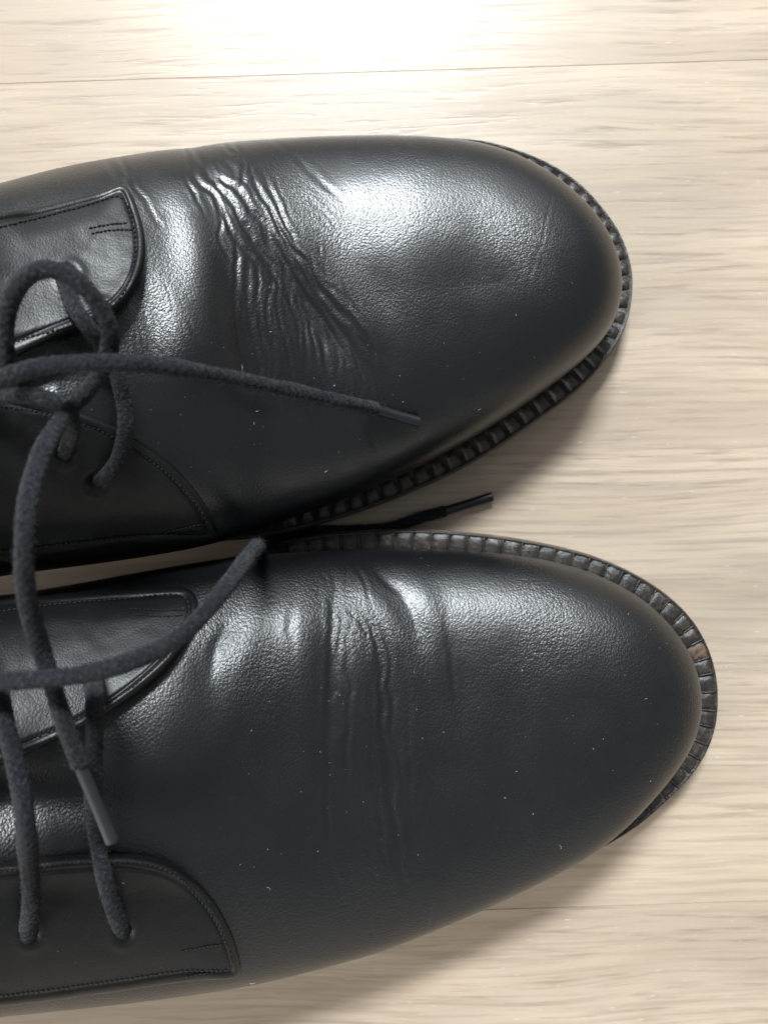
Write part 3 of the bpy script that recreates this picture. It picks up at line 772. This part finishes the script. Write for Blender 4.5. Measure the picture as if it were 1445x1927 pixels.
def lift_1a(x, y, d):
    free = sstep(420, 620, y+.15*(x-100))
    return (3.6*free*sstep(320, 240, x)+1.2*free)*np.exp(-d/11.)+0*d
def lift_1b(x, y, d):
    return 1.4*np.exp(-d/8.)*sstep(870, 780, y)
def lift_2a(x, y, d):
    free = sstep(1160, 1300, y+.3*x-60)
    return 3.0*free*np.exp(-d/12.)
def lift_2b(x, y, d):
    return 2.2*np.exp(-d/9.)*sstep(1690, 1620, y)
fl1a, b1a, B1a, SP1a = make_flap('facing', sh1, root1, F1A, [(-150, 560), (165, 495)], lambda x, y: 1.0 if y < 400 and x < 215 else 2.2, lift_1a, dimples=[(128, 528, 14, 1.2), (188, 604, 13, 1.6)])
fl1b, b1b, B1b, SP1b = make_flap('facing', sh1, root1, F1B, [(-150, 900), (250, 935)], lambda x, y: .7 if y > 985 else 1.3, lift_1b, dimples=[(178, 905, 15, 1.3), (120, 850, 14, 1.5), (8, 800, 16, .6)])
fl2a, b2a, B2a, SP2a = make_flap('facing', sh2, root2, F2A, [(-150, 1310), (230, 1205)], lambda x, y: .7 if y < 1125 else 2.0, lift_2a, dimples=[])
fl2b, b2b, B2b, SP2b = make_flap('facing', sh2, root2, F2B, [(-150, 1760), (320, 1752)], lambda x, y: .8 if y > 1840 else 1.3, lift_2b, dimples=[(232, 1748, 15, 1.1), (56, 1752, 15, 1.1)])

def rim_path(B, SP, off, lo, hi):
    d = SP-B; d = d/np.linalg.norm(d, axis=1)[:, None]; P = B+d*off
    return P[lo:hi]
def rim_stitch(bvh, B, SP, parent, cond, off=18.5, step=9.5, length=7.0, r=.24):
    d = SP-B; d = d/np.linalg.norm(d, axis=1)[:, None]; P = B+d*off
    k = [i for i in range(len(P)) if cond(B[i, 0], B[i, 1])]
    # contiguous run
    runs = []; cur = [k[0]]
    for a in k[1:]:
        if a == cur[-1]+1: cur.append(a)
        else: runs.append(cur); cur = [a]
    runs.append(cur)
    if len(runs) > 1 and runs[0][0] == 0 and runs[-1][-1] == len(P)-1: runs = [runs[-1]+runs[0]]+runs[1:-1]
    for r_ in runs:
        if len(r_) > 6: stitches('stitching', bvh, P[r_][::2], parent, step, length, r)
for (bv, B_, SP_, ro) in ((b1a, B1a, SP1a, root1), (b1b, B1b, SP1b, root1), (b2a, B2a, SP2a, root2), (b2b, B2b, SP2b, root2)):
    rim_stitch(bv, B_, SP_, ro, lambda x, y: x > -60)
# double bar stitches near the front corners
stitches('bar_stitching', b1a, [(168, 430), (205, 423), (246, 420)], root1, 8, 6.6, .22)
stitches('bar_stitching', b1a, [(172, 440), (208, 434), (250, 432)], root1, 8, 6.6, .22)
stitches('bar_stitching', b1b, [(308, 1002), (350, 992), (392, 984)], root1, 8, 6.6, .2)
stitches('bar_stitching', b2a, [(245, 1146), (300, 1149), (350, 1148)], root2, 8, 6.6, .2)
stitches('bar_stitching', b2a, [(258, 1157), (300, 1160), (350, 1158)], root2, 8, 6.6, .2)
stitches('bar_stitching', b2b, [(342, 1790), (380, 1783), (424, 1776)], root2, 8, 6.6, .2)
stitches('bar_stitching', b2b, [(350, 1838), (385, 1832), (430, 1824)], root2, 8, 6.6, .2)

# ------------------------------------------------------------------ laces
def surf(px, py):
    best = None
    for bv in (sh1.body_bvh, sh2.body_bvh, b1a, b1b, b2a, b2b):
        loc, n = cast(bv, px, py)
        if loc is not None and (best is None or loc[2] > best[2]): best = loc
    return best[2] if best is not None else 0.0
def path(pts):
    """(px, py, z) absolute height, or (px, py, 's', lift) over whatever lies below"""
    out = []
    for p in pts:
        if len(p) == 4: z = surf(p[0], p[1])+p[3]
        else: z = max(p[2], surf(p[0], p[1])+1.75)
        out.append(unproj(p[0], p[1], z))
    return out
l1 = path([(-120, 738, 95), (-40, 728, 97), (20, 706, 98), (80, 689, 98), (150, 683, 98), (230, 683, 96), (320, 691, 91), (420, 708, 82), (520, 729, 72), (600, 746, 63), (660, 759, 57), (704, 769, 's', 2.6)])
o = make_lace('lace_end', l1, root1)
e1 = unproj(790, 794, surf(790, 794)+2.1)
make_aglet(l1[-1], e1, o)
l2 = path([(30, 725, 93), (16, 690, 94), (10, 640, 97), (13, 590, 99), (28, 548, 101), (58, 516, 102), (98, 507, 102), (145, 527, 101), (182, 568, 99), (205, 615, 96), (207, 655, 93), (190, 700, 89), (165, 735, 88), (138, 762, 88),
           (112, 795, 92), (85, 840, 99), (66, 890, 104), (52, 950, 108), (46, 1010, 110), (46, 1080, 109), (56, 1150, 104), (76, 1215, 98.5), (94, 1270, 97), (112, 1330, 96), (134, 1395, 95), (152, 1440, 94)])
o = make_lace('bow_loop', l2, root1)
ag = make_aglet(l2[-1], unproj(213, 1584, 91), o, r=1.3, r_end=1.35)
ag.data.materials[0] = plain('worn_plastic_tip', (0.012, 0.013, 0.015), .6, .3)
make_lace('crossed_lace', path([(118, 520, 's', -1.5), (126, 540, 's', 1.2), (140, 578, 's', 3), (163, 612, 's', 4), (195, 652, 's', 6), (218, 700, 's', 7), (234, 760, 's', 5), (236, 815, 's', 3.6), (224, 862, 's', 2.6), (204, 890, 's', 1.4), (184, 904, 's', -.6), (170, 908, 's', -2.6)]), root1)
make_lace('crossed_lace', path([(-100, 775, 82), (-20, 752, 85), (40, 744, 87), (90, 750, 88), (126, 773, 86), (136, 800, 83), (130, 832, 's', 2.2), (124, 850, 's', .6), (120, 862, 's', -2)]), root1)
l5 = path([(-120, 1286, 98), (-30, 1283, 101), (60, 1279, 102), (150, 1270, 102), (230, 1250, 101), (300, 1222, 99), (350, 1188, 98), (395, 1142, 95), (432, 1096, 88), (460, 1058, 77), (478, 1034, 60)])
tail = [unproj(484, 1027, 44), unproj(488, 1025, 24), unproj(497, 1022, 9), unproj(520, 1016, 3), unproj(560, 1006, 2.2), unproj(610, 1000, 2.2), unproj(680, 998, 3.2), (unproj(735, 992, 3.0)), unproj(785, 976, 2.6), unproj(838, 961, 2.4)]
o = make_lace('lace_end', l5+tail, root2)
make_aglet(unproj(838, 961, 2.4), unproj(926, 934, 2.2), o, r=1.36, r_end=1.4)
make_lace('crossed_lace', path([(-5, 1290, 94), (6, 1345, 95), (28, 1430, 96), (44, 1510, 96), (52, 1590, 93), (58, 1660, 's', 4.0), (58, 1715, 's', 2.4), (54, 1748, 's', .8), (52, 1768, 's', -2.2)]), root2, r=1.7)
make_lace('crossed_lace', path([(176, 1262, 's', 1.5), (178, 1300, 91), (179, 1350, 90), (177, 1420, 85), (176, 1500, 82), (183, 1580, 's', 4.2), (197, 1650, 's', 3.4), (212, 1705, 's', 2.4), (226, 1740, 's', 1.0), (234, 1758, 's', -2.0)]), root2, r=1.65)

# ------------------------------------------------------------------ loose lint
def lint():
    V = []; Fc = []; rg = random.Random(3)
    spots = [(455, 700, 's', 10), (905, 770, 's', 7), (508, 1676, 's', 9), (1052, 1590, 's', 7), (230, 1660, 's', 6), (610, 890, 's', 6), (470, 1850, 's', 9), (330, 1180, 's', 12)]
    for _ in range(60):
        spots.append((rg.uniform(450, 1250), rg.choice([rg.uniform(330, 820), rg.uniform(1080, 1700)]), 's', rg.uniform(1.2, 4)))
    for (x, y, _, l) in spots:
        a = rg.uniform(0, 6.28); b = rg.uniform(-1.3, 1.3); pts = []; ok = True; cx, cy = x, y
        for k in range(5):
            best = None
            for bv in (sh1.body_bvh, sh2.body_bvh, b1a, b1b, b2a, b2b):
                loc, n = cast(bv, cx, cy)
                if loc is not None and (best is None or loc[2] > best[0][2]): best = (loc, n)
            if best is None: ok = False; break
            pts.append(best[0]+best[1]*(.10+(.25 if l > 6 else .05)*math.sin(k*.8)))
            cx += l/3*math.cos(a); cy += l/3*math.sin(a); a += b*.5
        if not ok: continue
        v, f = capsule(pts, rg.uniform(.035, .06), 4); b0 = len(V); V += v; Fc += [tuple(i+b0 for i in q) for q in f]
    o = mesh_obj('lint', V, Fc, M_DUST); o['kind'] = 'stuff'; o['label'] = 'pale specks and fibres of lint scattered over both shoes'
lint()
